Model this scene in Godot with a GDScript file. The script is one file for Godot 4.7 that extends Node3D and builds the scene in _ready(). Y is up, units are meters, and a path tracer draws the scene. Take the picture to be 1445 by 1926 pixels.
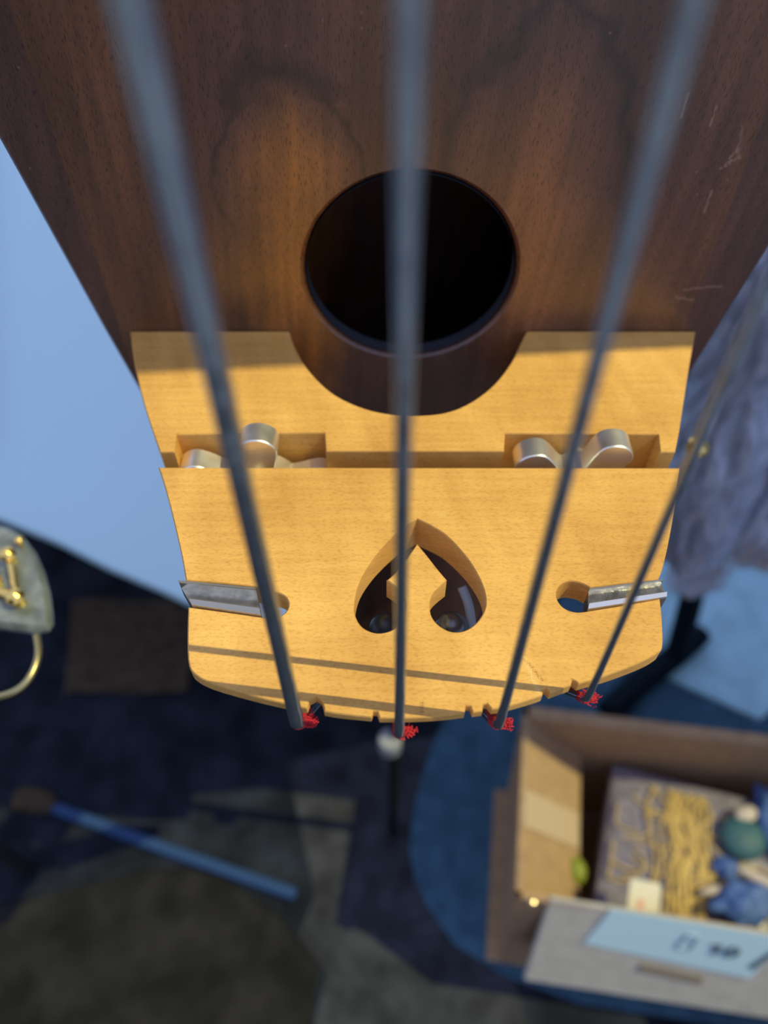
extends Node3D
# An upright bass seen from above its bridge: walnut body, maple bridge with two adjuster wheels,
# four dark strings, and a cluttered dark floor below. Bass axis = y, player's side = +z.

var rng := RandomNumberGenerator.new()
const FLAT := Basis(Vector3(1, 0, 0), Vector3(0, 0, 1), Vector3(0, 1, 0))   # profile (x, z), depth along y
const FACE := Basis(Vector3(1, 0, 0), Vector3(0, 1, 0), Vector3(0, 0, 1))   # profile (x, y), depth along z
const SIDE := Basis(Vector3(0, 0, 1), Vector3(0, 1, 0), Vector3(1, 0, 0))   # profile (z, y), depth along x

# ---------------------------------------------------------------- naming
func tag(o: Node, label := "", category := "", kind := "", group := "") -> void:
	if label: o.set_meta("label", label)
	if category: o.set_meta("category", category)
	if kind: o.set_meta("kind", kind)
	if group: o.set_meta("group", group)

func numbered(called: String, parent: Node) -> String:
	if not parent.has_node(called): return called
	var k := 1
	while parent.has_node("%s_%03d" % [called, k]): k += 1
	return "%s_%03d" % [called, k]

func put(called: String, mesh: Mesh, m: Material, parent: Node, at := Vector3.ZERO) -> MeshInstance3D:
	var o := MeshInstance3D.new()
	o.name = numbered(called, parent)
	o.mesh = mesh
	o.material_override = m
	o.position = at
	o.cast_shadow = GeometryInstance3D.SHADOW_CASTING_SETTING_ON
	parent.add_child(o, true)
	return o

func thing(called: String, at := Vector3.ZERO) -> Node3D:
	var o := Node3D.new()
	o.name = numbered(called, self)
	o.position = at
	add_child(o, true)
	return o

# ---------------------------------------------------------------- meshes
func begin() -> SurfaceTool:
	var st := SurfaceTool.new()
	st.begin(Mesh.PRIMITIVE_TRIANGLES)
	return st

func vert(st: SurfaceTool, p: Vector3, n: Vector3, uv: Vector2) -> void:
	st.set_normal(n)
	st.set_uv(uv)
	st.set_uv2(uv)
	st.add_vertex(p)

func tri(st: SurfaceTool, p: Array, n: Array, uv: Array) -> void:
	var face: Vector3 = (p[1] - p[0]).cross(p[2] - p[0])
	var order := [0, 1, 2] if face.dot(n[0] + n[1] + n[2]) < 0.0 else [0, 2, 1]
	for k in order: vert(st, p[k], n[k], uv[k])

func quad(st: SurfaceTool, p: Array, n: Array, uv: Array) -> void:
	tri(st, [p[0], p[1], p[2]], [n[0], n[1], n[2]], [uv[0], uv[1], uv[2]])
	tri(st, [p[0], p[2], p[3]], [n[0], n[2], n[3]], [uv[0], uv[2], uv[3]])

func pts(a: Array) -> PackedVector2Array:      # millimetres -> metres
	var r := PackedVector2Array()
	for v in a: r.append(Vector2(v[0], v[1]) * 0.001)
	return r

func pts3(a: Array) -> PackedVector3Array:
	var r := PackedVector3Array()
	for v in a: r.append(Vector3(v[0], v[1], v[2]) * 0.001)
	return r

func rounded(p: PackedVector2Array, each := 5, corner := 38.0) -> PackedVector2Array:  # closed spline that keeps its corners
	var n := p.size()
	var sharp := []
	for i in n:
		var a := (p[i] - p[(i + n - 1) % n]).normalized()
		var b := (p[(i + 1) % n] - p[i]).normalized()
		sharp.append(absf(rad_to_deg(a.angle_to(b))) > corner)
	var r := PackedVector2Array()
	for i in n:
		var p1 := p[i]
		var p2 := p[(i + 1) % n]
		var p0 := p1 if sharp[i] else p[(i + n - 1) % n]
		var p3 := p2 if sharp[(i + 1) % n] else p[(i + 2) % n]
		if sharp[i] and sharp[(i + 1) % n]:
			r.append(p1)
			continue
		for k in each:
			r.append(p1.cubic_interpolate(p2, p0, p3, float(k) / each))
	return r

func circle(c: Vector2, r: float, n: int) -> PackedVector2Array:
	var o := PackedVector2Array()
	for i in n: o.append(c + Vector2.from_angle(TAU * i / n) * r)
	return o

func area2(p: PackedVector2Array) -> float:
	var s := 0.0
	for i in p.size(): s += p[i].cross(p[(i + 1) % p.size()])
	return s

func inset(p: PackedVector2Array, b: float) -> PackedVector2Array:
	var n := p.size()
	var r := PackedVector2Array()
	for i in n:
		var a := (p[i] - p[(i + n - 1) % n]).normalized()
		var c := (p[(i + 1) % n] - p[i]).normalized()
		var n0 := Vector2(a.y, -a.x)
		var n1 := Vector2(c.y, -c.x)
		r.append(p[i] - (n0 + n1) / maxf(1.0 + n0.dot(n1), 0.5) * b)
	return r

func merged(loops: Array) -> PackedVector2Array:      # outline with its holes joined on by a slit
	var poly: PackedVector2Array = loops[0]
	for h in range(1, loops.size()):
		var hole: PackedVector2Array = loops[h]
		var best := INF
		var bi := 0
		var bj := 0
		for i in poly.size():
			for j in hole.size():
				var d := poly[i].distance_squared_to(hole[j])
				if d < best:
					best = d
					bi = i
					bj = j
		var r := PackedVector2Array()
		for i in range(0, bi + 1): r.append(poly[i])
		for j in hole.size() + 1: r.append(hole[(bj + j) % hole.size()])
		var side := (hole[bj] - poly[bi]).normalized().orthogonal() * 2e-6
		r[r.size() - 1] += side
		r.append(poly[bi] + side)
		for i in range(bi + 1, poly.size()): r.append(poly[i])
		poly = r
	return poly

# A plate: outline and holes in (u, v), front at w = 0 towards +w, back at w = -depth(p); bevel b on both rims.
func plate(loops: Array, depth: Callable, b: float, xf: Basis, uv_of: Callable, crease := 0.82) -> ArrayMesh:
	var st := begin()
	var fixed := []
	for k in loops.size():
		var l: PackedVector2Array = loops[k]
		if (area2(l) > 0.0) != (k == 0): l.reverse()
		fixed.append(l)
	var small := []
	for l in fixed: small.append(inset(l, b))
	var flat := merged(small)
	var big := PackedVector2Array()
	for p in flat: big.append(p * 10000.0)
	var idx := Geometry2D.triangulate_polygon(big)
	if idx.is_empty(): push_error("a plate did not triangulate")
	var up := xf * Vector3(0, 0, 1)
	for t in range(0, idx.size(), 3):
		var f := []
		var g := []
		var uv := []
		for k in 3:
			var q := flat[idx[t + k]]
			f.append(xf * Vector3(q.x, q.y, 0))
			g.append(xf * Vector3(q.x, q.y, -depth.call(q)))
			uv.append(uv_of.call(q, 0.0))
		tri(st, f, [up, up, up], uv)
		tri(st, g, [-up, -up, -up], uv)
	for k in fixed.size():
		var l: PackedVector2Array = fixed[k]
		var s: PackedVector2Array = small[k]
		var n := l.size()
		var nn := []
		for i in n:
			var e := (l[(i + 1) % n] - l[i]).normalized()
			nn.append(Vector2(e.y, -e.x))
		for i in n:
			var j := (i + 1) % n
			var n0: Vector2 = nn[i]
			var na: Vector2 = (n0 + nn[(i + n - 1) % n]).normalized() if n0.dot(nn[(i + n - 1) % n]) > crease else n0
			var nb: Vector2 = (n0 + nn[j]).normalized() if n0.dot(nn[j]) > crease else n0
			var a3 := Vector3(na.x, na.y, 0)
			var b3 := Vector3(nb.x, nb.y, 0)
			var da: float = depth.call(l[i])
			var db: float = depth.call(l[j])
			var rings := [[s[i], s[j], 0.0, 0.0, 0.8], [l[i], l[j], -b, -b, 0.25], [l[i], l[j], b - da, b - db, -0.25], [s[i], s[j], -da, -db, -0.8]]
			for q in 3:
				var r0: Array = rings[q]
				var r1: Array = rings[q + 1]
				var lift0: float = r0[4] if q != 1 else 0.0
				var lift1: float = r1[4] if q != 1 else 0.0
				var v := [Vector3(r0[0].x, r0[0].y, r0[2]), Vector3(r0[1].x, r0[1].y, r0[3]), Vector3(r1[1].x, r1[1].y, r1[3]), Vector3(r1[0].x, r1[0].y, r1[2])]
				var m := [(a3 + Vector3(0, 0, lift0)).normalized(), (b3 + Vector3(0, 0, lift0)).normalized(), (b3 + Vector3(0, 0, lift1)).normalized(), (a3 + Vector3(0, 0, lift1)).normalized()]
				var uv := []
				for x in v: uv.append(uv_of.call(Vector2(x.x, x.y), x.z))
				for x in 4:
					v[x] = xf * v[x]
					m[x] = xf * m[x]
				quad(st, v, m, uv)
	st.generate_tangents()
	return st.commit()

func span(p: Vector2, w: float) -> Vector2: return Vector2(p.x, p.y + w) * 5.0
func solid(p: PackedVector2Array, t: float, b: float, xf: Basis) -> ArrayMesh:
	return plate([p], func(_q): return t, b, xf, span)

# A tube along points; one radius or one per point.
func tube(st: SurfaceTool, path: PackedVector3Array, radii: Array, sides := 14, caps := true, fine := 1) -> void:
	var line := PackedVector3Array()
	var rr := []
	var n := path.size()
	for i in n - 1:
		for k in fine:
			var t := float(k) / fine
			line.append(path[i].cubic_interpolate(path[i + 1], path[maxi(i - 1, 0)], path[mini(i + 2, n - 1)], t) if fine > 1 else path[i])
			rr.append(lerpf(radii[mini(i, radii.size() - 1)], radii[mini(i + 1, radii.size() - 1)], t))
	line.append(path[n - 1])
	rr.append(radii[mini(n - 1, radii.size() - 1)])
	n = line.size()
	var frames := []
	var ref := Vector3.UP
	for i in n:
		var d := (line[mini(i + 1, n - 1)] - line[maxi(i - 1, 0)]).normalized()
		if i == 0 and absf(d.dot(ref)) > 0.9: ref = Vector3.RIGHT
		var x := (ref - d * ref.dot(d)).normalized()
		ref = x
		frames.append([x, d.cross(x)])
	var run := 0.0
	for i in n - 1:
		var step := line[i].distance_to(line[i + 1])
		for k in sides:
			var p := []
			var m := []
			var uv := []
			for c in [[i, k], [i + 1, k], [i + 1, k + 1], [i, k + 1]]:
				var a: float = TAU * c[1] / sides
				var dir: Vector3 = frames[c[0]][0] * cos(a) + frames[c[0]][1] * sin(a)
				p.append(line[c[0]] + dir * rr[c[0]])
				m.append(dir)
				uv.append(Vector2(float(c[1]) / sides * TAU * rr[0], run + (step if c[0] > i else 0.0)) * 5.0)
			quad(st, p, m, uv)
		run += step
	if caps:
		for e in [0, n - 1]:
			var d: Vector3 = frames[e][0].cross(frames[e][1]) * (-1.0 if e == 0 else 1.0)
			for k in sides:
				var a: float = TAU * k / sides
				var b: float = TAU * (k + 1) / sides
				tri(st, [line[e], line[e] + (frames[e][0] * cos(a) + frames[e][1] * sin(a)) * rr[e], line[e] + (frames[e][0] * cos(b) + frames[e][1] * sin(b)) * rr[e]], [d, d, d], [Vector2.ZERO, Vector2.ZERO, Vector2.ZERO])

func rod(path: Array, radii: Array, sides := 14, fine := 1) -> ArrayMesh:
	var st := begin()
	tube(st, pts3(path), radii, sides, true, fine)
	return st.commit()

func lathe(st: SurfaceTool, at: Vector3, profile: Array, sides := 24) -> void:   # profile of (radius, height) up the y axis
	for i in profile.size() - 1:
		var a: Vector2 = profile[i]
		var b: Vector2 = profile[i + 1]
		var d := (b - a).normalized()
		for k in sides:
			var p := []
			var m := []
			for c in [[a, k], [b, k], [b, k + 1], [a, k + 1]]:
				var dir := Vector3(cos(TAU * c[1] / sides), 0, sin(TAU * c[1] / sides))
				p.append(at + dir * c[0].x + Vector3(0, c[0].y, 0))
				m.append((dir * d.y - Vector3(0, d.x, 0)).normalized())
			quad(st, p, m, [Vector2.ZERO, Vector2.ZERO, Vector2.ZERO, Vector2.ZERO])

func ball(at: Vector3, r: float, stretch := Vector3.ONE) -> ArrayMesh:
	return sheet(func(u, v): return at + Vector3(sin(v * PI) * cos(u * TAU), cos(v * PI), sin(v * PI) * sin(u * TAU)) * r * stretch, 28, 16)

# Any smooth surface from (u, v) in 0..1.
func sheet(f: Callable, nu: int, nv: int, uvs := 1.0) -> ArrayMesh:
	var st := begin()
	st.set_smooth_group(0)
	for j in nv + 1:
		for i in nu + 1:
			st.set_uv(Vector2(float(i) / nu, float(j) / nv) * uvs)
			st.add_vertex(f.call(float(i) / nu, float(j) / nv))
	for j in nv:
		for i in nu:
			var a := j * (nu + 1) + i
			for k in [a, a + 1, a + nu + 2, a, a + nu + 2, a + nu + 1]: st.add_index(k)
	st.generate_normals()
	return st.commit()

# A closed skin of some thickness over a height field: top face, underside and rim.
func slab(f: Callable, nu: int, nv: int, t: Vector3) -> ArrayMesh:
	var st := begin()
	for j in nv:
		for i in nu:
			for low in [0.0, 1.0]:
				var p := []
				for c in [[i, j], [i + 1, j], [i + 1, j + 1], [i, j + 1]]:
					p.append(f.call(float(c[0]) / nu, float(c[1]) / nv) - t * low)
				var side: Vector3 = t if low == 0.0 else -t
				var face: Vector3 = (p[1] - p[0]).cross(p[2] - p[0])
				var order := [0, 1, 2, 0, 2, 3] if face.dot(side) < 0.0 else [0, 2, 1, 0, 3, 2]
				st.set_smooth_group(int(low))
				for k in order:
					st.set_uv(Vector2(p[k].x, p[k].z))
					st.add_vertex(p[k])
	st.set_smooth_group(2)
	var edge := []
	for i in nu: edge.append([float(i) / nu, 0.0])
	for j in nv: edge.append([1.0, float(j) / nv])
	for i in nu: edge.append([1.0 - float(i) / nu, 1.0])
	for j in nv: edge.append([0.0, 1.0 - float(j) / nv])
	for k in edge.size():
		var a: Vector3 = f.call(edge[k][0], edge[k][1])
		var e: Array = edge[(k + 1) % edge.size()]
		var b: Vector3 = f.call(e[0], e[1])
		for v in [a, b, b - t, a, b - t, a - t]:
			st.set_uv(Vector2(v.x, v.z))
			st.add_vertex(v)
	st.generate_normals()
	return st.commit()

# ---------------------------------------------------------------- materials
func lin(r: float, g: float, b: float) -> Color: return Color(r, g, b).linear_to_srgb()

func mat(c: Color, rough := 0.7, metal := 0.0, spec := 0.5) -> StandardMaterial3D:
	var m := StandardMaterial3D.new()
	m.albedo_color = c
	m.roughness = rough
	m.metallic = metal
	m.metallic_specular = spec
	return m

func grain(m: StandardMaterial3D, size: float, low: float, frequency := 0.02, bump := 0.0) -> StandardMaterial3D:   # mottled colour, the same from every side
	var n := FastNoiseLite.new()
	n.seed = 11
	n.frequency = frequency
	n.fractal_octaves = 5
	var t := NoiseTexture2D.new()
	t.width = 512
	t.height = 512
	t.seamless = true
	t.noise = n
	var g := Gradient.new()
	g.set_color(0, Color(low, low, low))
	g.set_color(1, Color.WHITE)
	t.color_ramp = g
	m.albedo_texture = t
	m.uv1_triplanar = true
	m.uv1_world_triplanar = true
	m.uv1_scale = Vector3.ONE / size
	if bump > 0.0:
		var b := NoiseTexture2D.new()
		b.width = 512
		b.height = 512
		b.seamless = true
		b.noise = n
		b.as_normal_map = true
		b.bump_strength = 4.0
		m.normal_enabled = true
		m.normal_scale = bump
		m.normal_texture = b
	return m

func noise(s: int, f: float, oct := 3) -> FastNoiseLite:
	var n := FastNoiseLite.new()
	n.seed = s
	n.frequency = f
	n.fractal_octaves = oct
	return n

func near_line(p: Vector2, l: PackedVector2Array) -> float:
	var d := INF
	for i in l.size() - 1:
		d = minf(d, p.distance_to(Geometry2D.get_closest_point_to_segment(p, l[i], l[i + 1])))
	return d

# Maple: honey wood with short dark flecks along x. The picture covers 200 mm square, x from -100, height from 140 down.
func maple() -> StandardMaterial3D:
	var n := 1000
	var im := Image.create(n, n, false, Image.FORMAT_RGB8)
	var cloud := noise(3, 0.02)
	var streak := noise(5, 0.1)
	var fleck := noise(8, 0.22, 2)
	var flame := noise(12, 0.05, 2)
	for j in n:
		for i in n:
			var x := i * 0.2
			var z := j * 0.2
			var a := cloud.get_noise_2d(x * 0.7, z)
			var b := streak.get_noise_2d(x * 0.35, z * 5.0)
			var c := fleck.get_noise_2d(x * 2.4, z * 8.0)
			var d := flame.get_noise_2d(x * 2.0 + z * 0.5, z * 0.4)
			var k := 1.0 + 0.2 * a + 0.09 * b + 0.09 * d
			if c > 0.22: k *= 1.0 - minf((c - 0.22) * 0.8, 0.13)
			im.set_pixel(i, j, Color(0.895 * pow(k, 0.45), 0.686 * pow(k, 0.6), 0.378 * pow(k, 0.85)))
	# marks: a pale scratch near the third string, one pencil tick, a pale fleck
	var scratch := pts([[29.3, 108.0], [30.3, 109.0], [31.2, 112.7], [32.2, 116.4]])
	var gouge := pts([[28.8, 108.0], [30.9, 110.0], [33.4, 114.0]])
	var tick := pts([[7.8, 118.9], [7.7, 121.3]])
	var pale := pts([[12.4, 69.4], [14.7, 70.2]])
	for z in range(60, 124):
		for x in range(0, 40):
			for s in 25:
				var p := Vector2(x + (s % 5) * 0.2, z + floorf(s / 5.0) * 0.2)
				var i := int((p.x + 100.0) * 5.0)
				var j := int((140.0 - p.y) * 5.0)
				var q := p * 0.001
				var col := im.get_pixel(i, j)
				if p.y > 106.0 and p.x > 25.0:
					col = col.lerp(Color(0.97, 0.85, 0.62), 0.75 * clampf(1.0 - near_line(q, scratch) / 0.0006, 0, 1))
					col = col.lerp(Color(0.62, 0.43, 0.2), 0.6 * clampf(1.0 - near_line(q, gouge) / 0.0004, 0, 1))
				elif p.y > 117.0 and p.x < 12.0:
					col = col.lerp(Color(0.45, 0.32, 0.2), 0.7 * clampf(1.0 - near_line(q, tick) / 0.00035, 0, 1))
				elif p.y < 73.0 and p.x > 10.0 and p.x < 18.0:
					col = col.lerp(Color(0.9, 0.78, 0.55), 0.5 * clampf(1.0 - near_line(q, pale) / 0.0006, 0, 1))
				im.set_pixel(i, j, col)
	im.generate_mipmaps()
	var m := mat(Color.WHITE, 0.48, 0.0, 0.35)
	m.albedo_texture = ImageTexture.create_from_image(im)
	return m

# Walnut: dark brown wood; two arched figure lines, grain along y, pale scratches. 360 x 460 mm from (-180, -260).
func walnut() -> StandardMaterial3D:
	var w := 720
	var h := 920
	var im := Image.create(w, h, false, Image.FORMAT_RGB8)
	var wide := noise(21, 0.03)
	var thin := noise(22, 0.16, 4)
	var wob := noise(23, 0.05)
	var left := pts([[-52.0, -60.0], [-49.0, -20.0], [-46.0, 15.0], [-42.5, 40.0], [-41.0, 52.9], [-37.6, 62.0], [-33.3, 69.3], [-27.9, 73.9], [-23.0, 74.7], [-17.9, 71.6], [-12.7, 66.9], [-7.9, 62.0], [-5.1, 55.6], [-4.0, 46.2], [-5.0, 10.0], [-9.0, -30.0], [-14.0, -60.0]])
	var right := pts([[26.0, -60.0], [20.0, -25.0], [15.0, 10.0], [14.0, 40.0], [14.9, 50.2], [15.8, 56.9], [17.7, 65.7], [20.9, 71.6], [25.6, 77.7], [30.1, 83.5], [35.7, 87.5], [40.8, 87.0], [46.7, 83.5], [51.4, 78.3], [55.4, 70.4], [58.3, 60.8], [61.5, 45.0], [62.5, 20.0], [60.0, -20.0], [57.0, -60.0]])
	var li := left.duplicate()
	var ri := right.duplicate()
	for j in h:
		for i in w:
			var x := i * 0.5 - 180.0
			var y := 200.0 - j * 0.5
			var p := Vector2(x, y) * 0.001
			var a := wide.get_noise_2d(x * 1.5, y * 0.4)
			var b := thin.get_noise_2d(x * 1.4 - y * 0.1, y * 0.09)
			var d := wob.get_noise_2d(x, y)
			var c := Color(0.375, 0.25, 0.2)
			if y < 100.0 and y > -58.0 and x > -80.0 and x < 90.0:
				var q := p + Vector2(d, wob.get_noise_2d(y, x)) * 0.004
				var inl := Geometry2D.is_point_in_polygon(q, li)
				var inr := Geometry2D.is_point_in_polygon(q, ri)
				var e := near_line(q, left)
				var g := near_line(q, right)
				if inl: c = c.lerp(Color(0.65, 0.42, 0.2), smoothstep(0.0, 0.018, e))
				elif inr: c = c.lerp(Color(0.59, 0.38, 0.23), smoothstep(0.001, 0.034, g))
				else: c = c.lerp(Color(0.47, 0.31, 0.19), smoothstep(0.004, 0.03, minf(e, g)) * 0.75)
				c = c.lerp(Color(0.2, 0.14, 0.12), 0.75 * clampf(1.0 - e / (0.0012 if q.y < 0.066 else 0.0045), 0, 1) * clampf((q.y - 0.02) / 0.03, 0, 1))
				c = c.lerp(Color(0.2, 0.15, 0.15), 0.7 * clampf(1.0 - g / 0.003, 0, 1) * clampf((q.y - 0.02) / 0.03, 0, 1))
			var k := 1.0 + 0.16 * a + 0.2 * b
			c = Color(c.r * k, c.g * k, c.b * k)
			im.set_pixel(i, j, c)
	for s in [[[85.4, 61.4], [86.6, 55.6], [85.4, 53.6], [85.7, 51.6], [83.5, 50.5]], [[86.2, 56.0], [87.6, 53.4], [84.6, 51.8]], [[83.8, 44.9], [83.8, 38.7]], [[85.6, 14.7], [92.2, 15.6], [96.6, 15.9]], [[84.0, 12.2], [90.0, 11.0]], [[70.0, 69.0], [70.5, 63.0]], [[77.5, 66.0], [77.6, 61.0]]]:
		var l := pts(s)
		for k in range(0, 200):
			var t := k / 200.0 * (l.size() - 1)
			var p := l[int(t)].lerp(l[mini(int(t) + 1, l.size() - 1)], t - int(t)) * 1000.0
			var i := int((p.x + 180.0) * 2.0)
			var j := int((200.0 - p.y) * 2.0)
			im.set_pixel(i, j, im.get_pixel(i, j).lerp(Color(0.62, 0.5, 0.42), 0.22))
	for k in 26:      # specks of dust and filler
		var i := rng.randi_range(170, 600)
		var j := rng.randi_range(215, 420)
		im.set_pixel(i, j, Color(0.55, 0.45, 0.4))
	im.generate_mipmaps()
	var m := mat(Color.WHITE, 0.38, 0.0, 0.8)
	m.albedo_texture = ImageTexture.create_from_image(im)
	# open pores: short dark dashes along the grain
	var pores := noise(31, 0.06, 2)
	var t := NoiseTexture2D.new()
	t.width = 1024
	t.height = 1024
	t.seamless = true
	t.noise = pores
	var g := Gradient.new()
	g.offsets = PackedFloat32Array([0.0, 0.26, 0.36, 1.0])
	g.colors = PackedColorArray([Color(0.68, 0.64, 0.63), Color(0.75, 0.72, 0.7), Color.WHITE, Color.WHITE])
	t.color_ramp = g
	m.detail_enabled = true
	m.detail_blend_mode = BaseMaterial3D.BLEND_MODE_MUL
	m.detail_uv_layer = BaseMaterial3D.DETAIL_UV_2
	m.detail_albedo = t
	m.uv2_scale = Vector3(12.0, 2.6, 1.0)
	return m

# ---------------------------------------------------------------- the scene
func _ready() -> void:
	rng.seed = 7
	# camera: held over the bridge, looking down the strings
	var cam := Camera3D.new()
	cam.name = "camera"
	add_child(cam)
	var lens := CameraAttributesPhysical.new()
	lens.frustum_focal_length = 18.03
	lens.frustum_near = 0.01
	lens.frustum_far = 60.0
	lens.exposure_aperture = 5.2
	lens.frustum_focus_distance = 0.176
	cam.attributes = lens
	cam.fov = 67.3
	cam.near = 0.01
	cam.look_at_from_position(Vector3(0, 0.75, 0.185), Vector3(0, 0.75 - 0.79122, 0.185 - 0.61153), Vector3(0, 0.61153, -0.79122))
	cam.current = true
	# sky: even blue daylight; sun: low and warm from the right
	var env := Environment.new()
	var sky := Sky.new()
	var air := ProceduralSkyMaterial.new()
	air.sky_top_color = lin(0.54, 0.63, 0.98)
	air.sky_horizon_color = lin(0.56, 0.64, 0.94)
	air.ground_horizon_color = lin(0.44, 0.50, 0.62)
	air.ground_bottom_color = lin(0.30, 0.32, 0.34)
	air.sun_angle_max = 2.0
	sky.sky_material = air
	env.background_mode = Environment.BG_SKY
	env.sky = sky
	env.tonemap_mode = Environment.TONE_MAPPER_LINEAR
	env.tonemap_exposure = 1.0
	env.sdfgi_enabled = true
	env.ssao_enabled = true
	env.ssil_enabled = true
	var world := WorldEnvironment.new()
	world.name = "world"
	world.environment = env
	add_child(world)
	var sun := DirectionalLight3D.new()
	sun.name = "sun"
	add_child(sun)
	sun.look_at_from_position(Vector3.ZERO, Vector3(-0.65, -1.0, -0.085))
	sun.light_color = lin(1.0, 0.93, 0.42)
	sun.light_energy = 0.97
	sun.light_angular_distance = 0.2
	sun.shadow_enabled = true
	sun.sky_mode = DirectionalLight3D.SKY_MODE_LIGHT_ONLY

	structure()
	bass()
	floor_things()
	shell_panel()
	brass_plate()
	wrapped_case()
	box_and_contents()

func structure() -> void:
	var f := put("floor", solid(pts([[-1500, -2400], [1500, -2400], [1500, 900], [-1500, 900]]), 0.05, 0.001, FLAT), grain(mat(lin(0.030, 0.037, 0.055), 0.85, 0.0, 0.15), 0.6, 0.55), self)
	tag(f, "dark navy floor under the bass and the cardboard box", "floor", "structure")
	var w := put("added_sun_blocker", solid(pts([[1200, 0], [1200, 520], [30, 520], [30, 1052], [220, 2500], [-2400, 2500], [-2400, 0]]), 0.06, 0.002, SIDE), grain(mat(lin(0.5, 0.5, 0.5), 0.9), 0.4, 0.85), self, Vector3(0.61, 0, 0))  # added unseen slab; its slanted edge and sill are shaped for the shadows
	tag(w, "unseen grey slab added beside the workspace and cut to shape the sunlight", "wall", "structure")

	# added unseen dark slab so the glossy top and strings mirror darkness there
	var d := put("added_dark_screen", solid(pts([[-1700, 0], [-180, 0], [-180, 2100], [-1700, 2100]]), 0.08, 0.002, FACE), grain(mat(lin(0.06, 0.06, 0.065), 0.9), 0.5, 0.8), self, Vector3(0, 0, 1.35))
	tag(d, "unseen dark slab added in front of the bass to darken its reflections", "wall", "structure")

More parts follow.
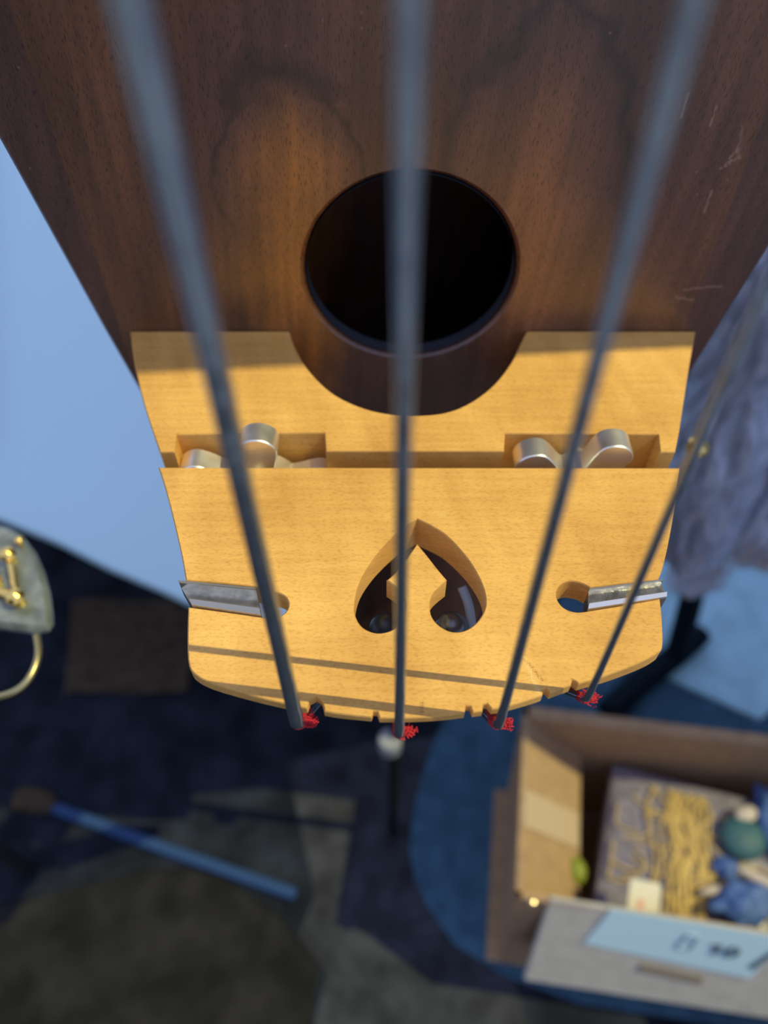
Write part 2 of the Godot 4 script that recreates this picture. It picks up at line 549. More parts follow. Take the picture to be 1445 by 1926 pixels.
func bass() -> void:
	var b := thing("upright_bass")
	tag(b, "walnut upright bass with a maple bridge, round sound hole and four dark strings", "upright bass")
	var up := Vector3(0, 0.6, 0)
	# body: a slab that tapers downwards, with a round hole
	var outline := PackedVector2Array()
	for p in [[-130.6, 300], [-84.5, 0], [-79, -32], [-66, -70], [-46, -115], [-32, -160], [-24, -210], [-20, -262], [-15, -268], [31, -268], [36, -262], [40, -210], [48, -160], [63, -115], [84, -70], [96, -32], [100.8, 0], [148, 300]]: outline.append(Vector2(p[0], p[1]) * 0.001)
	var wood := walnut()
	var uv := func(p: Vector2, w: float): return Vector2((p.x + 0.18 + w * 0.5) / 0.36, (0.2 - p.y) / 0.46)
	var body := put("body", plate([outline, circle(Vector2(0.0073, 0.0200), 0.0296, 72)], func(_q): return 0.006, 0.0012, FACE, uv), wood, b, up)
	tag(body, "dark walnut body front with arched grain figure")
	var hollow := PackedVector2Array()
	for p in [[-119, 285], [-77, 0], [-60, -68], [-40, -112], [56, -112], [77, -68], [93, 0], [137, 285]]: hollow.append(Vector2(p[0], p[1]) * 0.001)
	put("body_side", plate([outline, hollow], func(_q): return 0.084, 0.0005, FACE, uv), wood, b, up + Vector3(0, 0, -0.0061))
	put("body_back", plate([outline], func(_q): return 0.006, 0.001, FACE, uv), wood, b, up + Vector3(0, 0, -0.0902))
	var ring := begin()  # added dark band standing in for the hole's wooden inner edge
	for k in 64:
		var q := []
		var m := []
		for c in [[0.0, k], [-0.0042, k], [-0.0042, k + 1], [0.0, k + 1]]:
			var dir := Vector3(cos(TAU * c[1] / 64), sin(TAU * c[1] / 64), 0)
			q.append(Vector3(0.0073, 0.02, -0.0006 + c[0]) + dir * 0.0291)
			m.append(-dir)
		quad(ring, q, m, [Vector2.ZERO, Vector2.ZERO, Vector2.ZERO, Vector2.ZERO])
	tag(put("hole_edge_band", ring.commit(), mat(lin(0.035, 0.042, 0.055), 0.5), b, up), "dark band added over the inner edge of the round sound hole")
	put("endpin", rod([[8, -262, -16], [8, -598, -16]], [0.004], 16), mat(lin(0.012, 0.012, 0.014), 0.6, 0.0, 0.2), b, up)
	var col := begin()
	lathe(col, Vector3(0.004, -0.372, -0.012), [Vector2(0, 0), Vector2(0.007, 0), Vector2(0.008, 0.001), Vector2(0.008, 0.014), Vector2(0.007, 0.016), Vector2(0, 0.016)])
	tag(put("endpin_collar", col.commit(), mat(lin(0.42, 0.43, 0.46), 0.3, 0.35), b, up), "silver collar on the endpin")
	var ebony := mat(lin(0.015, 0.014, 0.014), 0.45)
	put("fingerboard", solid(pts([[-24, 0], [27, 0], [24, 14], [12, 19], [-9, 19], [-21, 14]]), 0.28, 0.001, Basis(Vector3(1, 0, 0), Vector3(0, 0, 1), Vector3(0, 1, 0))), ebony, b, up + Vector3(0, 0.60, 0.083))
	put("neck", solid(pts([[-22, -86], [25, -86], [27, 0], [-24, 0]]), 0.09, 0.004, FLAT), wood, b, up + Vector3(0, 0.41, 0.085))
	tag(put("tailpiece", solid(pts([[-21, -100], [33, -100], [35, -104], [28, -236], [24, -241], [-8, -241], [-12, -236], [-23, -104]]), 0.010, 0.001, Basis(Vector3(1, 0, 0), Vector3(0, 0.957, 0.290), Vector3(0, -0.290, 0.957))), mat(lin(0.006, 0.006, 0.007), 0.6, 0.0, 0.2), b, up + Vector3(0, -0.010, 0.086)), "black tailpiece below the bridge")
	bridge(b, up)
	# strings: from high on the neck down to the top of the bridge
	var wound := mat(lin(0.42, 0.50, 0.60), 0.25, 0.9, 0.5)
	wound.normal_enabled = true
	var wind := NoiseTexture2D.new()
	wind.width = 256
	wind.height = 256
	wind.seamless = true
	wind.noise = noise(41, 0.05)
	wind.as_normal_map = true
	wind.bump_strength = 1.5
	wound.normal_texture = wind
	wound.normal_scale = 0.35
	var red := mat(lin(0.62, 0.025, 0.04), 0.85)
	var words := ["thickest string", "second thickest string", "second thinnest string", "thinnest string"]
	var set_out := [[-18.0, 122.2, -18.6, 1.5], [3.1, 124.6, -1.6, 1.02], [23.7, 122.8, 17.5, 0.98], [42.8, 117.0, 30.5, 0.78]]
	for i in 4:
		var s: Array = set_out[i]
		var r: float = s[3] * 0.001
		var z: float = s[1]
		var o := put("string", rod([[s[2], 560, z - 14], [lerpf(s[0], s[2], 0.5), 230, z], [s[0], 1, z], [s[0], -2.0, z], [s[0], -4.5, z - 1.0], [s[0] * 0.9, -50, z - 29], [s[0] * 0.8, -108, z - 63 - (z - 118)]], [r], 18), wound, b, up)
		tag(o, words[i])
		var silk := begin()
		var dir := Vector3(0, -0.84, -0.54)
		var at := Vector3(s[0], -5.0, z - 1.2) * 0.001
		tube(silk, PackedVector3Array([at, at + dir * 0.002, at + dir * 0.012]), [r * 1.12, r * 1.3, r * 1.25], 14)
		var heart := at + Vector3(r * 0.9 + 0.0006, -0.0004, -0.0004)
		for k in 200:      # frayed threads, matted into a small tuft
			var p := heart + Vector3(rng.randfn() * 0.0009, rng.randfn() * 0.0005, rng.randfn() * 0.0005)
			var d := Vector3(rng.randfn(), rng.randfn() * 0.6, rng.randfn() * 0.7).normalized() * rng.randf_range(0.0003, 0.0006)
			tube(silk, PackedVector3Array([p - d, p + Vector3(rng.randf_range(-1, 1), rng.randf_range(-1, 1), rng.randf_range(-1, 1)) * 0.0004, p + d]), [0.00008, 0.00015, 0.00008], 5)
		tag(put("silk_wrap", silk.commit(), red, o), "frayed red thread round the string")

func bridge_depth(p: Vector2) -> float:
	return 0.0022 + 0.147 * maxf(0.1235 - p.y, 0.0) + 0.063 * maxf(0.0956 - p.y, 0.0)

func maple_uv(p: Vector2, w: float) -> Vector2:
	return Vector2((p.x + 0.1 + w * 0.3) / 0.2, (0.14 - p.y + w) / 0.2)

func bridge(b: Node3D, up: Vector3) -> void:
	var wood := maple()
	var lower := rounded(pts([[-76.5, 0.2], [-28.5, 0.2], [-26.1, 8.0], [-21.8, 17.3], [-15.3, 26.1], [-8.4, 31.4], [-1.1, 34.5], [7.2, 35.7], [16.4, 34.7], [23.9, 30.7], [31.2, 23.3], [37.0, 13.9], [40.6, 5.6], [43.0, 0.2], [93.9, 0.2], [88.1, 16.1], [82.8, 31.4], [79.2, 41.8], [76.4, 49.2], [72.4, 49.2], [73.3, 42.8], [32.4, 42.5], [31.5, 48.9], [-15.3, 48.9], [-16.0, 42.3], [-55.5, 42.9], [-55.0, 49.2], [-58.8, 49.2], [-62.4, 41.0], [-67.2, 29.3], [-72.4, 14.5]]))
	var main := [[-58.3, 54.4], [76.4, 54.6], [73.1, 64.4], [68.7, 76.7], [65.1, 85.5], [63.2, 89.0], [55.9, 89.9], [47.2, 91.1], [46.2, 90.2], [44.8, 89.5], [43.2, 89.2], [41.6, 89.5], [40.3, 90.4], [39.5, 91.7], [39.2, 93.2], [39.5, 94.7], [40.3, 96.0], [41.6, 96.9], [43.2, 97.3], [44.8, 97.2], [46.4, 96.9], [53.6, 95.6], [62.6, 93.8], [62.0, 98.6], [60.6, 105.6], [59.0, 107.6], [54.9, 109.8], [48.2, 112.5], [43.4, 114.0], [40.9, 114.8], [40.2, 114.0], [39.7, 113.8], [39.3, 115.0], [36.0, 116.3], [34.7, 116.8], [34.0, 115.7], [33.3, 115.9], [33.0, 117.3], [30.6, 118.2], [24.9, 119.9], [22.2, 120.4], [21.3, 119.1], [20.5, 119.3], [20.2, 120.8], [18.2, 121.1], [17.8, 119.7], [16.9, 119.6], [16.5, 121.3], [10.6, 122.0], [4.1, 122.3], [-0.9, 122.3], [-1.4, 120.9], [-2.2, 120.8], [-2.6, 122.1], [-9.0, 121.4], [-12.3, 120.8], [-12.9, 118.6], [-14.1, 117.5], [-15.4, 118.3], [-15.9, 120.2], [-18.9, 119.6], [-24.5, 118.2], [-30.2, 116.6], [-36.0, 114.7], [-39.6, 112.9], [-41.7, 110.4], [-43.1, 103.6], [-44.1, 96.0], [-34.8, 97.4], [-26.8, 98.7], [-25.4, 98.95], [-24.0, 98.8], [-22.8, 98.1], [-21.9, 97.0], [-21.55, 95.6], [-21.9, 94.2], [-22.8, 93.1], [-24.0, 92.4], [-25.4, 92.0], [-29.5, 90.8], [-37.0, 89.8], [-45.7, 89.1], [-48.1, 81.3], [-52.6, 68.6], [-55.9, 60.0]]
	var heart := rounded(pts([[8.1, 71.2], [4.8, 73.5], [1.0, 77.8], [-2.8, 83.3], [-5.7, 89.5], [-6.7, 95.2], [-6.3, 98.6], [-4.6, 101.3], [-1.5, 102.6], [1.8, 101.8], [4.1, 99.3], [4.8, 95.8], [4.2, 92.8], [2.6, 90.7], [0.6, 88.9], [2.8, 86.6], [5.3, 82.8], [7.9, 78.5], [10.3, 82.2], [12.3, 85.5], [14.5, 88.8], [12.5, 90.8], [10.8, 93.1], [10.3, 95.8], [10.7, 98.6], [12.4, 100.9], [15.1, 102.3], [18.2, 101.8], [21.0, 99.4], [22.8, 95.8], [22.8, 91.6], [21.3, 86.6], [18.8, 81.6], [15.0, 76.3], [11.3, 73.2]]))
	var top := put("bridge", plate([rounded(pts(main), 4), heart], bridge_depth, 0.0003, FLAT, maple_uv), wood, b, up)
	tag(top, "honey maple bridge with a heart cut-out")
	put("bridge_foot", plate([lower], bridge_depth, 0.0003, FLAT, maple_uv), wood, top)
	# adjuster wheels: polished, five round lobes, on threaded posts
	var alu := mat(lin(0.86, 0.83, 0.77), 0.4, 0.9)
	var brushed := NoiseTexture2D.new()
	brushed.width = 256
	brushed.height = 256
	brushed.seamless = true
	brushed.noise = noise(51, 0.04)
	brushed.as_normal_map = true
	alu.normal_enabled = true
	alu.normal_texture = brushed
	alu.normal_scale = 0.08
	for w in [[-34.5, -15.5, 84.0], [52.3, -16.0, 64.0]]:
		var lobes := PackedVector2Array()
		for i in 180:
			var a := TAU * i / 180.0
			var best := 0.0113
			for k in 5:      # outermost of the lobes and the hub, valleys filleted
				var c := Vector2.from_angle(deg_to_rad(w[2] + 72.0 * k)) * 0.0169
				var d := Vector2.from_angle(a)
				var along := c.dot(d)
				var off := absf(c.cross(d))
				if along > 0.0 and off < 0.0055: best = maxf(best, along + sqrt(0.0055 * 0.0055 - off * off))
			lobes.append(Vector2.from_angle(a) * best)
		for pass_ in 2:
			var soft := lobes.duplicate()
			for i in 180: soft[i] = (lobes[(i + 179) % 180] + lobes[i] * 2.0 + lobes[(i + 1) % 180]) * 0.25
			lobes = soft
		var o := put("adjuster_wheel", solid(lobes, 0.0066, 0.00035, FACE), alu, top, Vector3(w[0], w[1], 51.4) * 0.001)
		tag(o, "silver lobed height adjuster wheel")
		put("adjuster_post", rod([[w[0], -8.0, 30], [w[0], -8.0, 62]], [0.0028], 16), alu, top)
	# pickups: thin metal channels wedged into the two side slots
	var nickel := grain(mat(lin(0.74, 0.71, 0.64), 0.24, 0.92), 0.04, 0.7, 0.02, 0.25)
	var rim := mat(lin(0.82, 0.79, 0.71), 0.22, 0.85)
	pickup(top, nickel, rim, [[-47.5, 89.0, -43.2, 95.8], [-29.4, 91.0, -27.4, 98.4]], 0.0022, "metal pickup plate sunk deep in the slot")
	pickup(top, nickel, rim, [[64.2, 88.8, 64.2, 93.6], [47.0, 91.2, 45.8, 96.8]], 0.0007, "metal pickup plate flush in the slot")
	var rubber := mat(lin(0.035, 0.042, 0.055), 0.35)
	put("pickup_jack", ball(Vector3(0.0004, -0.0165, 0.0925), 0.0040, Vector3(1, 1.15, 1)), rubber, top)
	put("pickup_jack", ball(Vector3(0.0164, -0.0165, 0.0925), 0.0042, Vector3(1, 1.15, 1)), mat(lin(0.16, 0.17, 0.19), 0.25, 0.6), top)
	put("pickup_cable", rod([[19.5, -14.0, 82.0], [21.2, -16.5, 86.0], [21.6, -18.0, 92.0], [20.6, -20.5, 100.0], [19.5, -24.0, 103.0]], [0.0012], 12, 6), mat(lin(0.42, 0.52, 0.66), 0.45), top)
	put("pickup_cable", rod([[-8.2, -15.0, 98.0], [-4.0, -16.0, 95.0], [1.5, -17.0, 91.5], [8.0, -18.0, 88.0]], [0.0012], 12, 6), mat(lin(0.03, 0.035, 0.05), 0.4), top)

# Channel between two ends; each end is (x, z upper, x, z lower) on the face of the bridge: a recessed plate and two raised rims.
func pickup(parent: Node3D, m: Material, edge: Material, ends: Array, deep: float, label: String) -> void:
	var whole := put("pickup_plate", strip_along(ends, [[0.06, -0.0062], [0.06, -deep], [0.85, -deep], [0.85, -0.0062]]), m, parent)
	tag(whole, label)
	put("pickup_rim", strip_along(ends, [[0.01, -0.0062], [0.01, 0.0], [0.025, 0.0004], [0.085, 0.0004], [0.10, 0.0], [0.11, -0.0062]]), edge, parent)
	put("pickup_rim", strip_along(ends, [[0.74, -0.0062], [0.74, 0.0003], [0.765, 0.0009], [0.81, 0.0010], [0.97, 0.0002], [0.99, -0.0004], [0.99, -0.0062]]), edge, parent)

func strip_along(ends: Array, profile: Array) -> ArrayMesh:
	var st := begin()
	var rows := []
	for e in ends:
		var a := Vector3(e[0], 0, e[1]) * 0.001
		var c := Vector3(e[2], 0, e[3]) * 0.001
		var row := []
		for q in profile: row.append(a + (c - a) * q[0] + Vector3(0, q[1], 0))
		rows.append(row)
	var n := profile.size()
	var inner := Vector3.ZERO
	for row in rows:
		for q in row: inner += q / (2.0 * n)
	var zero := [Vector2.ZERO, Vector2.ZERO, Vector2.ZERO, Vector2.ZERO]
	for i in n:
		var j := (i + 1) % n
		var p := [rows[0][i], rows[1][i], rows[1][j], rows[0][j]]
		var nn: Vector3 = (p[1] - p[0]).cross(p[2] - p[0]).normalized()
		if nn.dot((p[0] + p[2]) * 0.5 - inner) < 0.0: nn = -nn
		quad(st, p, [nn, nn, nn, nn], zero)
	for e in 2:
		var nn := Vector3(signf(ends[e][0] - ends[1 - e][0]), 0, 0)
		for k in range(1, n - 1):
			tri(st, [rows[e][0], rows[e][k], rows[e][k + 1]], [nn, nn, nn], [Vector2.ZERO, Vector2.ZERO, Vector2.ZERO])
	return st.commit()

func floor_things() -> void:
	var a := put("lit_floor_and_mat", solid(pts([[66.8, -134.9], [48, -100], [34.6, -59.2], [26, -28], [23.2, -1.2], [28, 22], [36.4, 43.2], [60, 75], [100, 98], [160, 118], [700, 190], [700, -300], [250, -320]]), 0.0025, 0.0008, FLAT), grain(mat(lin(0.07, 0.16, 0.25), 0.85, 0.0, 0.2), 0.3, 0.75), self, Vector3(0, 0.0042, 0))  # bluer daylight on the floor, painted as a separate flat piece
	tag(a, "blue floor area under the cardboard box with daylight painted into its colour", "mat")
	var g := put("lit_floor_grey", solid(pts([[-97, -84], [-14, -103], [58, -108], [78, -50], [70, 45], [110, 100], [120, 150], [-62, 150], [-48, 96], [-75, 70], [-62, 38], [-78, -20]]), 0.0014, 0.0004, FLAT), grain(mat(lin(0.062, 0.066, 0.082), 0.85, 0.0, 0.2), 0.4, 0.6), self, Vector3(0, 0.0015, 0))  # middle step of the daylight falloff, put into a grey flat piece
	tag(g, "dark grey floor area beside the blue rod with fading daylight painted into its colour", "sheet")
	var c := put("lit_floor_pale", solid(pts([[245, -300], [294, -172], [306, -164], [380, -123], [394, -134], [460, -100], [700, -60], [700, -520], [245, -520]]), 0.006, 0.001, FLAT), grain(mat(lin(0.48, 0.82, 0.98), 0.75, 0.0, 0.25), 0.4, 0.85), self, Vector3(0, 0.009, 0))  # brightest part of the daylit floor, painted as a pale raised piece
	tag(c, "light grey-blue floor area behind the cardboard box with daylight painted into its colour", "board")
	var d := put("lit_floor_and_mat", solid(pts([[-400, 60], [-300, 36], [-212.9, 15.0], [-180, 14], [-145.0, 21.4], [-94.5, 51.6], [-57, 89.0], [-55, 96], [-57, 105], [-69.5, 190.0], [-420, 190.0]]), 0.004, 0.0012, FLAT), grain(mat(lin(0.027, 0.026, 0.028), 0.85, 0.0, 0.2), 0.5, 0.6), self, Vector3(0, 0.004, 0))
	tag(d, "worn charcoal mat with a raised rounded corner in front of the blue rod", "mat")
	var e := put("floor_cloth", slab(func(u, v): return Vector3(lerpf(-0.352, -0.205, u) + 0.02 * (1 - u) * v, 0.004 + 0.002 * sin(u * 9.0) * sin(v * 7.0 + 1.0), lerpf(-0.268, -0.155, v)), 20, 16, Vector3(0, 0.002, 0)), grain(mat(lin(0.10, 0.075, 0.052), 0.9, 0.0, 0.15), 0.2, 0.7), self)
	tag(e, "brown-grey cloth lying flat on the floor beside the bridge", "cloth")
	var r := thing("blue_rod")
	tag(r, "thin blue rod with a tan end lying on the dark floor", "rod")
	put("shaft", rod([[-318, 7, -40], [-200, 7, -1], [-78, 7, 37]], [0.0055], 14), mat(lin(0.028, 0.066, 0.17), 0.5, 0.0, 0.3), r)
	put("rod_end", rod([[-350, 8, -46], [-342, 9, -45], [-322, 9, -42], [-310, 8, -38]], [0.004, 0.0115, 0.0115, 0.006], 16, 4), mat(lin(0.07, 0.05, 0.033), 0.8, 0.0, 0.2), r)
	var s := thing("stand_foot")
	tag(s, "black angled stand leg on the grey-blue floor area beside the bridge", "stand")
	var black := mat(lin(0.006, 0.014, 0.022), 0.7, 0.0, 0.2)
	put("leg", rod([[340, 20, -215], [306, 19, -190], [262, 13, -160], [226, 13, -128]], [0.011, 0.013, 0.013, 0.014], 14, 4), black, s)
	put("upright", rod([[306, 19, -190], [292, 110, -192], [270, 220, -186], [246, 330, -172]], [0.011, 0.011, 0.0085, 0.008], 14, 4), black, s)

func shell_panel() -> void:
	var p := thing("moulded_shell")
	tag(p, "large glossy pale blue curved shell with a rounded rim behind the bass", "shell")
	var front := Curve2D.new()
	for q in [[-620, -300], [-430, -243], [-314.4, -197.6], [-265, -176.1], [-217, -150.5], [-171.8, -130], [-141, -114.5], [-108, -107.6], [-76, -99.5], [-30, -96], [25, -105]]: front.add_point(Vector2(q[0], q[1]) * 0.001)
	var skin := func(u: float, v: float) -> Vector3:
		var a := front.sample_baked(u * front.get_baked_length())
		var t := v
		var lip := 0.006 * exp(-t / 0.012)
		var ridge := 0.010 * exp(-pow((a.x + 0.335 + t * 0.25) / 0.018, 2.0)) * smoothstep(0.02, 0.1, t)
		return Vector3(a.x - 0.03 * t, 0.252 - lip + 0.30 * t * t + 0.012 * sin(t * 9.0) * (0.5 - a.x) + ridge, a.y - 0.95 * t)
	put("shell_skin", slab(skin, 70, 60, Vector3(0, 0.007, 0)), mat(lin(0.57, 0.83, 0.92), 0.22, 0.0, 0.5), p)
	var steel := mat(lin(0.1, 0.1, 0.1), 0.4, 0.8)
	for q in [[-450, -380], [-120, -300], [-450, -800], [-120, -800]]:
		var h := 250.0 if q[1] > -500 else 340.0
		put("leg", rod([[q[0], 0, q[1]], [q[0], h, q[1]]], [0.01], 12), steel, p)

func brass_plate() -> void:
	var p := thing("tuner_plate")
	tag(p, "pale grey rounded plate with gold knobs and a curved tube at its edge", "hardware")
	var g := grain(mat(lin(0.30, 0.34, 0.33), 0.35, 0.2), 0.1, 0.6)
	put("plate", solid(pts([[-330, -20], [-200, -8], [-146, 11.5], [-140, 13.6], [-134.5, 17], [-128, 24], [-122.5, 32.5], [-118, 41.5], [-114.8, 50], [-113.6, 54], [-114.6, 56.6], [-119, 57.6], [-130.4, 56], [-200, 51], [-330, 50]]), 0.005, 0.0018, FLAT), g, p, Vector3(0, 0.52, 0))
	var gold := mat(lin(1.0, 0.70, 0.2), 0.2, 1.0)
	for k in [[-134.1, 29.5, 2.8], [-126.1, 47.2, 3.0], [-132.6, 22.4, 1.7], [-135.8, 39.6, 2.2]]:
		var st := begin()
		var r: float = k[2] * 0.001
		lathe(st, Vector3(k[0], 520, k[1]) * 0.001, [Vector2(r * 0.6, 0), Vector2(r * 0.6, r * 0.8), Vector2(r, r * 1.1), Vector2(r * 1.08, r * 1.6), Vector2(r * 0.8, r * 2.1), Vector2(r * 0.4, r * 2.35), Vector2(0.0, r * 2.4)])
		tag(put("knob", st.commit(), gold, p), "shiny gold knob")
	put("rocker", rod([[-134, 522.5, 29.5], [-130, 523, 38], [-126, 522.5, 47]], [0.0013], 10, 4), gold, p)
	put("lever", rod([[-143, 522.5, 42], [-135, 523, 43.5], [-126, 522.5, 47]], [0.0014], 10, 4), gold, p)
	put("curved_tube", rod([[-120, 516, 55], [-117, 515, 63.6], [-117.5, 514, 70.5], [-120.5, 513, 75.4], [-127, 512, 78], [-139, 511, 79]], [0.0012], 12, 6), mat(lin(0.40, 0.35, 0.18), 0.3, 0.8), p)
	put("support_arm", rod([[-325, 0, 15], [-325, 508, 15], [-322, 513, 15], [-300, 513, 15]], [0.006], 12, 1), mat(lin(0.02, 0.02, 0.02), 0.6), p)

func wrapped_case() -> void:
	var p := thing("wrapped_tubes")
	tag(p, "crinkled clear plastic bag over silvery tubes beside the right edge of the bass", "plastic bag")
	var core := grain(mat(lin(0.90, 0.84, 0.88), 0.34, 0.3), 0.08, 0.12, 0.03)
	core.uv1_scale = Vector3(22, 4, 22)
	var film := mat(Color(0.85, 0.90, 1.0, 0.36), 0.06, 0.0, 1.0)
	film.transparency = BaseMaterial3D.TRANSPARENCY_ALPHA
	film.cull_mode = BaseMaterial3D.CULL_DISABLED
	var rag := noise(61, 14.0, 4)
	var fold := noise(62, 30.0, 3)
	for l in [[[[172, 582, -121], [170, 533, -106], [171, 488, -98], [171, 440, -84], [173, 393, -73], [176, 376, -66]], [21, 22, 23, 22, 19, 11]], [[[237, 508, -139], [229, 450, -114], [226, 400, -98], [226, 371, -85], [226, 360, -79]], [24, 26, 27, 24, 14]], [[[215, 355, -122], [213, 326, -108], [213, 306, -100], [214, 297, -96]], [17, 19, 18, 9]]]:
		var path := pts3(l[0])
		var radii: Array = l[1]
		var n := path.size()
		var skin := func(u: float, v: float) -> Vector3:
			var f := v * (n - 1)
			var i := mini(int(f), n - 2)
			var t := f - i
			var at := path[i].cubic_interpolate(path[i + 1], path[maxi(i - 1, 0)], path[mini(i + 2, n - 1)], t)
			var d := (path[i + 1] - path[i]).normalized()
			var x := (Vector3.RIGHT - d * d.x).normalized()
			var y := d.cross(x)
			var r: float = lerpf(radii[i], radii[i + 1], t) * 0.001
			var a := u * TAU
			var dir := x * cos(a) + y * sin(a)
			var q := at + dir * r
			var k := rag.get_noise_3d(q.x, q.y * 0.4, q.z) * 0.008 + (0.3 - absf(fold.get_noise_3d(q.x * 1.3, q.y * 0.3, q.z * 1.3))) * 0.016
			return at + dir * maxf(r * 0.85, r + k) if v < 0.999 else at + d * 0.004
		var bare := func(u: float, v: float) -> Vector3:
			var f := v * (n - 1)
			var i := mini(int(f), n - 2)
			var at := path[i].cubic_interpolate(path[i + 1], path[maxi(i - 1, 0)], path[mini(i + 2, n - 1)], f - i)
			return at + (skin.call(u, v) - at) * (0.72 + 0.16 * fold.get_noise_3d(at.x + cos(u * TAU) * 0.09, at.y * 0.25, sin(u * TAU) * 0.09))
		put("tube", sheet(bare, 64, 90), core, p)
		put("plastic_film", sheet(skin, 64, 90), film, p)
	var st := begin()
	lathe(st, Vector3(0.1157, 0.5384, -0.0072), [Vector2(0, 0), Vector2(0.0032, 0), Vector2(0.0042, 0.0012), Vector2(0.0038, 0.0032), Vector2(0.0016, 0.0044), Vector2(0, 0.0046)])
	tube(st, PackedVector3Array([Vector3(0.1157, 0.5384, -0.0072), Vector3(0.1420, 0.4957, -0.0501)]), [0.0007], 8)
	tag(put("brass_pull", st.commit(), mat(lin(1.0, 0.72, 0.2), 0.2, 1.0), p), "small brass pull on a short cord")

# A box wall between two rim points and two lower points, with a thickness towards the inside.
func wall_panel(a: Vector3, b: Vector3, c: Vector3, d: Vector3, t: Vector3) -> ArrayMesh:
	var st := begin()
	var f := [a, b, c, d]
	var g := [a + t, b + t, c + t, d + t]
	var uv := [Vector2(0, 0), Vector2(1, 0), Vector2(1, 1), Vector2(0, 1)]
	var n := (b - a).cross(c - a).normalized()
	if n.dot(t) > 0.0: n = -n
	quad(st, f, [n, n, n, n], uv)
	quad(st, g, [-n, -n, -n, -n], uv)
	var mid := (a + b + c + d) * 0.25 + t * 0.5
	for i in 4:
		var j := (i + 1) % 4
		var m: Vector3 = (f[j] - f[i]).cross(t).normalized()
		if m.dot((f[i] + f[j]) * 0.5 - mid) < 0.0: m = -m
		quad(st, [f[i], f[j], g[j], g[i]], [m, m, m, m], uv)
	return st.commit()

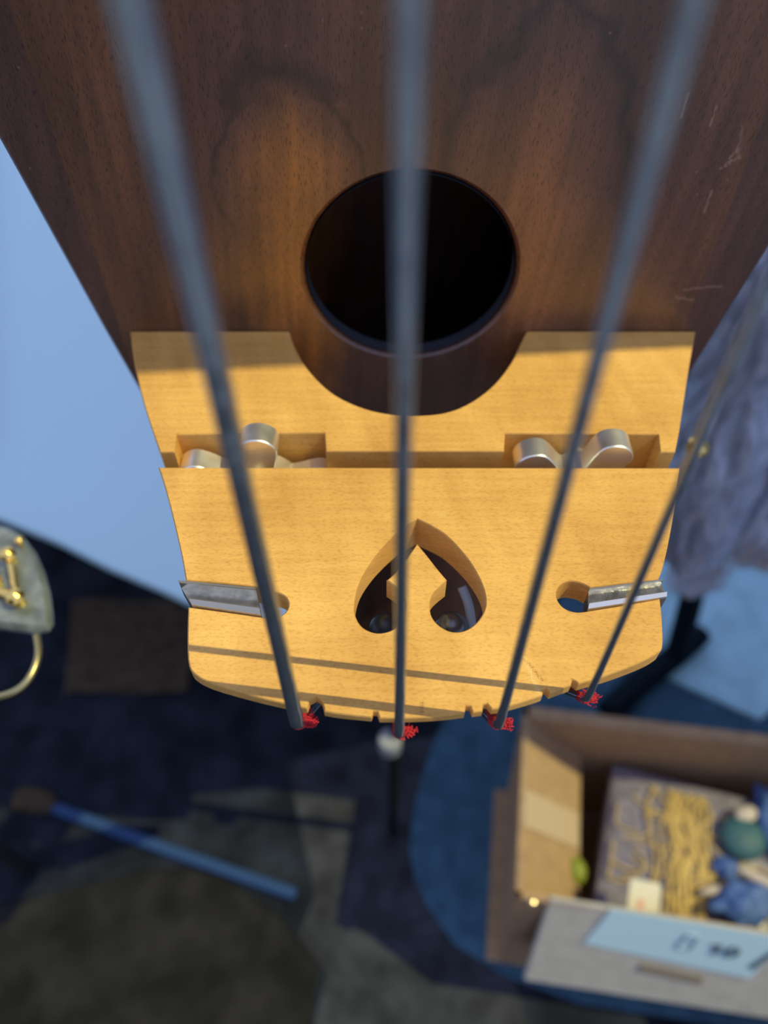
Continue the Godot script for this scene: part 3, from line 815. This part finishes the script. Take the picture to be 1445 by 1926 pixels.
func box_and_contents() -> void:
	var p := thing("cardboard_box")
	tag(p, "open tan cardboard box on the floor with a white paper strip on its front flap", "box")
	var card := grain(mat(lin(0.46, 0.30, 0.17), 0.85, 0.0, 0.2), 0.15, 0.85)
	var grey := grain(mat(lin(0.66, 0.62, 0.56), 0.8, 0.0, 0.25), 0.2, 0.88)
	var ra := Vector3(0.106, 0.2, -0.055)
	var rb := Vector3(0.405, 0.2, -0.016)
	var rc := Vector3(0.378, 0.2, 0.120)
	var rd := Vector3(0.086, 0.2, 0.077)
	var drop := func(v: Vector3, dx: float, dz: float) -> Vector3: return Vector3(v.x + dx, 0.003, v.z + dz)
	var t := 0.004
	put("back_wall", wall_panel(ra, rb, drop.call(rb, 0, 0.002), drop.call(ra, 0.012, 0.002), Vector3(-0.0005, 0, t * 2.2)), card, p)
	put("front_wall", wall_panel(rd, rc, drop.call(rc, 0, 0.012), drop.call(rd, 0.012, 0.012), Vector3(0.0005, 0, -t)), card, p)
	put("left_wall", wall_panel(ra, rd, drop.call(rd, 0.012, 0.012), drop.call(ra, 0.012, 0.002), Vector3(t, 0, 0)), card, p)
	put("right_wall", wall_panel(rb, rc, drop.call(rc, 0, 0.012), drop.call(rb, 0, 0.002), Vector3(-t, 0, 0)), card, p)
	put("box_floor", wall_panel(drop.call(ra, 0, 0), drop.call(rb, 0, 0), drop.call(rc, 0, 0.01), drop.call(rd, 0, 0.01), Vector3(0, 0.004, 0)), card, p)
	tag(put("left_flap", wall_panel(ra + Vector3(0.001, 0, 0.008), rd + Vector3(0.001, 0.0, -0.004), rd + Vector3(0.054, -0.060, -0.006), ra + Vector3(0.054, -0.060, 0.008), Vector3(-0.002, -0.003, 0)), card, p), "tan flap folded down inside the box")
	put("tape_band", wall_panel(ra.lerp(rd, 0.47) + Vector3(0.0025, 0.0005, 0.0), ra.lerp(rd, 0.66) + Vector3(0.0025, 0.0005, 0), ra.lerp(rd, 0.66) + Vector3(0.0525, -0.0565, 0.001), ra.lerp(rd, 0.47) + Vector3(0.0525, -0.0565, 0.001), Vector3(-0.0008, -0.0008, 0)), mat(lin(0.50, 0.38, 0.27), 0.5), p)
	var fa := rd + Vector3(0.022, 0.003, 0.002)
	var fb := rc + Vector3(0, 0.003, 0.0005)
	var fc := Vector3(0.395, 0.098, 0.152)
	var fd := Vector3(0.103, 0.098, 0.112)
	var ft := Vector3(-0.0004, -0.003, -0.003)
	tag(put("front_flap", wall_panel(fa, fb, fc, fd, ft), grey, p), "grey-white front flap folded outward")
	var out := Vector3(0, 0.0006, 0.0006)
	var on := func(u: float, v: float) -> Vector3: return fa.lerp(fb, u).lerp(fd.lerp(fc, u), v) + out
	# the strip: a white paper label with a printed number
	var paper := mat(lin(0.62, 0.86, 0.98), 0.5)
	var strip := put("label_strip", wall_panel(on.call(0.14, -0.01), on.call(0.54, -0.01), on.call(0.50, 0.52), on.call(0.105, 0.42), Vector3(0, -0.0004, -0.0004)), paper, p)
	tag(strip, "white paper strip printed with the number 10")
	var ink := mat(lin(0.10, 0.15, 0.19), 0.7)
	var ex: Vector3 = (on.call(0.5, 0.25) - on.call(0.2, 0.21)).normalized()
	var ey: Vector3 = -(on.call(0.33, 0.5) - on.call(0.36, 0.0)).normalized()
	ey = (ey - ex * ex.dot(ey)).normalized()
	var turn := Basis(ex, ey, ex.cross(ey))
	var font := SystemFont.new()
	font.font_names = PackedStringArray(["Droid Sans"])
	font.font_weight = 700
	var tm := TextMesh.new()
	tm.text = "10"
	tm.font = font
	tm.font_size = 64
	tm.pixel_size = 0.00030
	tm.depth = 0.0003
	var digits := put("printed_number", tm, ink, strip)
	digits.transform = Transform3D(turn, on.call(0.415, 0.24) + Vector3(0, 0.0006, 0.0006))
	put("printed_block", wall_panel(on.call(0.525, 0.10), on.call(0.535, 0.11), on.call(0.497, 0.40), on.call(0.483, 0.38), Vector3(0, -0.0002, -0.0002)), ink, strip, Vector3(0, 0.0005, 0.0005))
	var frame := begin()
	for e in [[[0.325, 0.12], [0.350, 0.13]], [[0.350, 0.13], [0.340, 0.30]], [[0.340, 0.30], [0.312, 0.28]], [[0.312, 0.28], [0.325, 0.12]]]:
		tube(frame, PackedVector3Array([on.call(e[0][0], e[0][1]) + Vector3(0, 0.0004, 0.0004), on.call(e[1][0], e[1][1]) + Vector3(0, 0.0004, 0.0004)]), [0.0007], 6)
	put("printed_square", frame.commit(), mat(lin(0.35, 0.45, 0.52), 0.7), strip)
	put("worn_patch", wall_panel(on.call(0.25, 0.56), on.call(0.40, 0.60), on.call(0.40, 0.70), on.call(0.25, 0.66), Vector3(0, -0.0004, -0.0004)), mat(lin(0.30, 0.25, 0.19), 0.8), p)
	var pin := begin()
	lathe(pin, Vector3(0.0965, 0.2, 0.080), [Vector2(0.0022, 0), Vector2(0.0022, 0.001), Vector2(0.0012, 0.002), Vector2(0, 0.0023)])
	tag(put("staple", pin.commit(), mat(lin(0.9, 0.7, 0.45), 0.2, 1.0), p), "small metal rivet at the corner")

	# contents: a puffy plastic pouch that holds yellow strands, blue cloths, a white tag, a green piece
	var rip := noise(71, 9.0, 4)
	var c0 := Vector3(0.183, 0.142, -0.031)
	var c1 := Vector3(0.330, 0.142, 0.010)
	var c2 := Vector3(0.300, 0.150, 0.100)
	var c3 := Vector3(0.149, 0.146, 0.074)
	var pouch_at := func(u: float, v: float) -> Vector3:
		var q := c0.lerp(c1, u).lerp(c3.lerp(c2, u), v)
		var k := pow(maxf(sin(u * PI) * sin(v * PI), 0.0), 0.4)
		return q + Vector3(0, 0.010 * k + rip.get_noise_2d(q.x, q.z) * 0.007 * k, 0)
	var pouch := put("plastic_pouch", slab(pouch_at, 44, 40, Vector3(0, 0.02, 0)), grain(mat(lin(0.33, 0.30, 0.38), 0.3, 0.0, 0.5), 0.1, 0.65), self)
	tag(pouch, "crumpled grey plastic pouch in the cardboard box", "pouch")
	var yarn := begin()
	for k in 24:
		var u := 0.36 + 0.06 * rng.randfn()
		var line := PackedVector3Array()
		for i in 7:
			var v := 0.12 + 0.85 * i / 6.0
			line.append(pouch_at.call(clampf(u + 0.05 * (v - 0.5) + 0.02 * rng.randfn(), 0.05, 0.9), v) + Vector3(0, 0.002 + 0.002 * rng.randf(), 0))
		tube(yarn, line, [0.0009], 6, true, 3)
	for k in 30:
		var u0 := rng.randf_range(0.05, 0.8)
		var v0 := rng.randf_range(0.25, 0.9)
		var line := PackedVector3Array()
		var a := rng.randf_range(-1.0, 1.0) + (0.0 if k % 2 else PI)
		for i in 5:
			line.append(pouch_at.call(clampf(0.42 + (u0 - 0.42) * 0.8 + cos(a + i * 0.25) * 0.07 * i, 0.04, 0.92), clampf(v0 + sin(a + i * 0.3) * 0.05 * i, 0.06, 0.97)) + Vector3(0, 0.002 + 0.002 * rng.randf(), 0))
		tube(yarn, line, [0.0007], 6, true, 3)
	var y := put("yellow_strands", yarn.commit(), mat(lin(0.62, 0.43, 0.15), 0.7), self)
	tag(y, "tangle of yellow strands spread on the grey plastic pouch", "strands", "stuff")
	for q in [[[300, 157, 36], [20, 12, 45], "blue cloth roll along the right side of the plastic pouch", 0.3], [[246, 167, 74], [20, 9, 13], "small crumpled blue cloth beside the yellow strands near the front of the box", 0.2], [[243, 162, 50], [8, 6, 8], "smallest scrap of blue cloth halfway up the grey plastic pouch", 0.0]]:
		var centre := Vector3(q[0][0], q[0][1], q[0][2]) * 0.001
		var half := Vector3(q[1][0], q[1][1], q[1][2]) * 0.001
		var lump := func(u: float, v: float) -> Vector3:
			var d := Vector3(sin(v * PI) * cos(u * TAU), cos(v * PI), sin(v * PI) * sin(u * TAU))
			return centre + (d * half * (1.0 + 0.6 * rip.get_noise_3d(d.x * 0.1 + centre.x, d.y * 0.1, d.z * 0.1 + centre.z))).rotated(Vector3.UP, q[3])
		tag(put("blue_cloth", sheet(lump, 40, 24), grain(mat(lin(0.09, 0.20, 0.58), 0.6), 0.05, 0.6), self), q[2], "cloth")
	var scraps := [[[262, 166, 58], [14, 3, 4], -0.5, "long pale paper scrap between the two larger blue cloths"], [[228, 165, 66], [9, 3, 3], 0.2, "short pale paper scrap between the yellow strands and the small blue cloth"], [[268, 163, 14], [9, 3, 6], 0.4, "pale paper scrap behind the teal bundle near the back of the pouch"]]
	for q in scraps:
		var m := sheet(func(u, v): return Vector3(sin(v * PI) * cos(u * TAU) * q[1][0], cos(v * PI) * q[1][1], sin(v * PI) * sin(u * TAU) * q[1][2]) * 0.001, 20, 12)
		var o := put("paper_scrap", m, mat(lin(0.52, 0.44, 0.40), 0.7), self, Vector3(q[0][0], q[0][1], q[0][2]) * 0.001)
		o.rotation.y = q[2]
		tag(o, q[3], "paper scrap", "", "paper scraps in the pouch")
	var teal := put("green_cloth", ball(Vector3(0.262, 0.160, 0.030), 0.013, Vector3(1.3, 0.6, 1.2)), grain(mat(lin(0.05, 0.17, 0.22), 0.6), 0.05, 0.6), self)
	tag(teal, "teal green bundle next to the long blue cloth roll", "cloth")
	var card_tag := thing("white_tag")
	tag(card_tag, "white rounded card with a pink mark standing at the front of the box", "card")
	var face := put("card", solid(pts([[-10, 0], [9, 0], [10.5, 1.5], [11, 21], [10, 23], [-8, 24], [-10, 22.5], [-11, 2]]), 0.002, 0.0005, FACE), mat(lin(0.80, 0.74, 0.60), 0.5), card_tag)
	put("pink_mark", solid(pts([[-4, 4], [0, 4], [0, 12], [-4, 12]]), 0.0005, 0.0001, FACE), mat(lin(0.8, 0.42, 0.36), 0.6), card_tag, Vector3(0, 0, 0.0003))
	card_tag.transform = Transform3D(Basis(Vector3.UP, -0.14) * Basis(Vector3.RIGHT, -1.05), Vector3(0.172, 0.180, 0.086))
	var lime := put("green_ball", ball(Vector3(0.1405, 0.142, 0.048), 0.009, Vector3(0.9, 1, 1.1)), mat(lin(0.22, 0.26, 0.03), 0.55), self)
	tag(lime, "small lime green ball between the tan flap and the pouch", "ball")
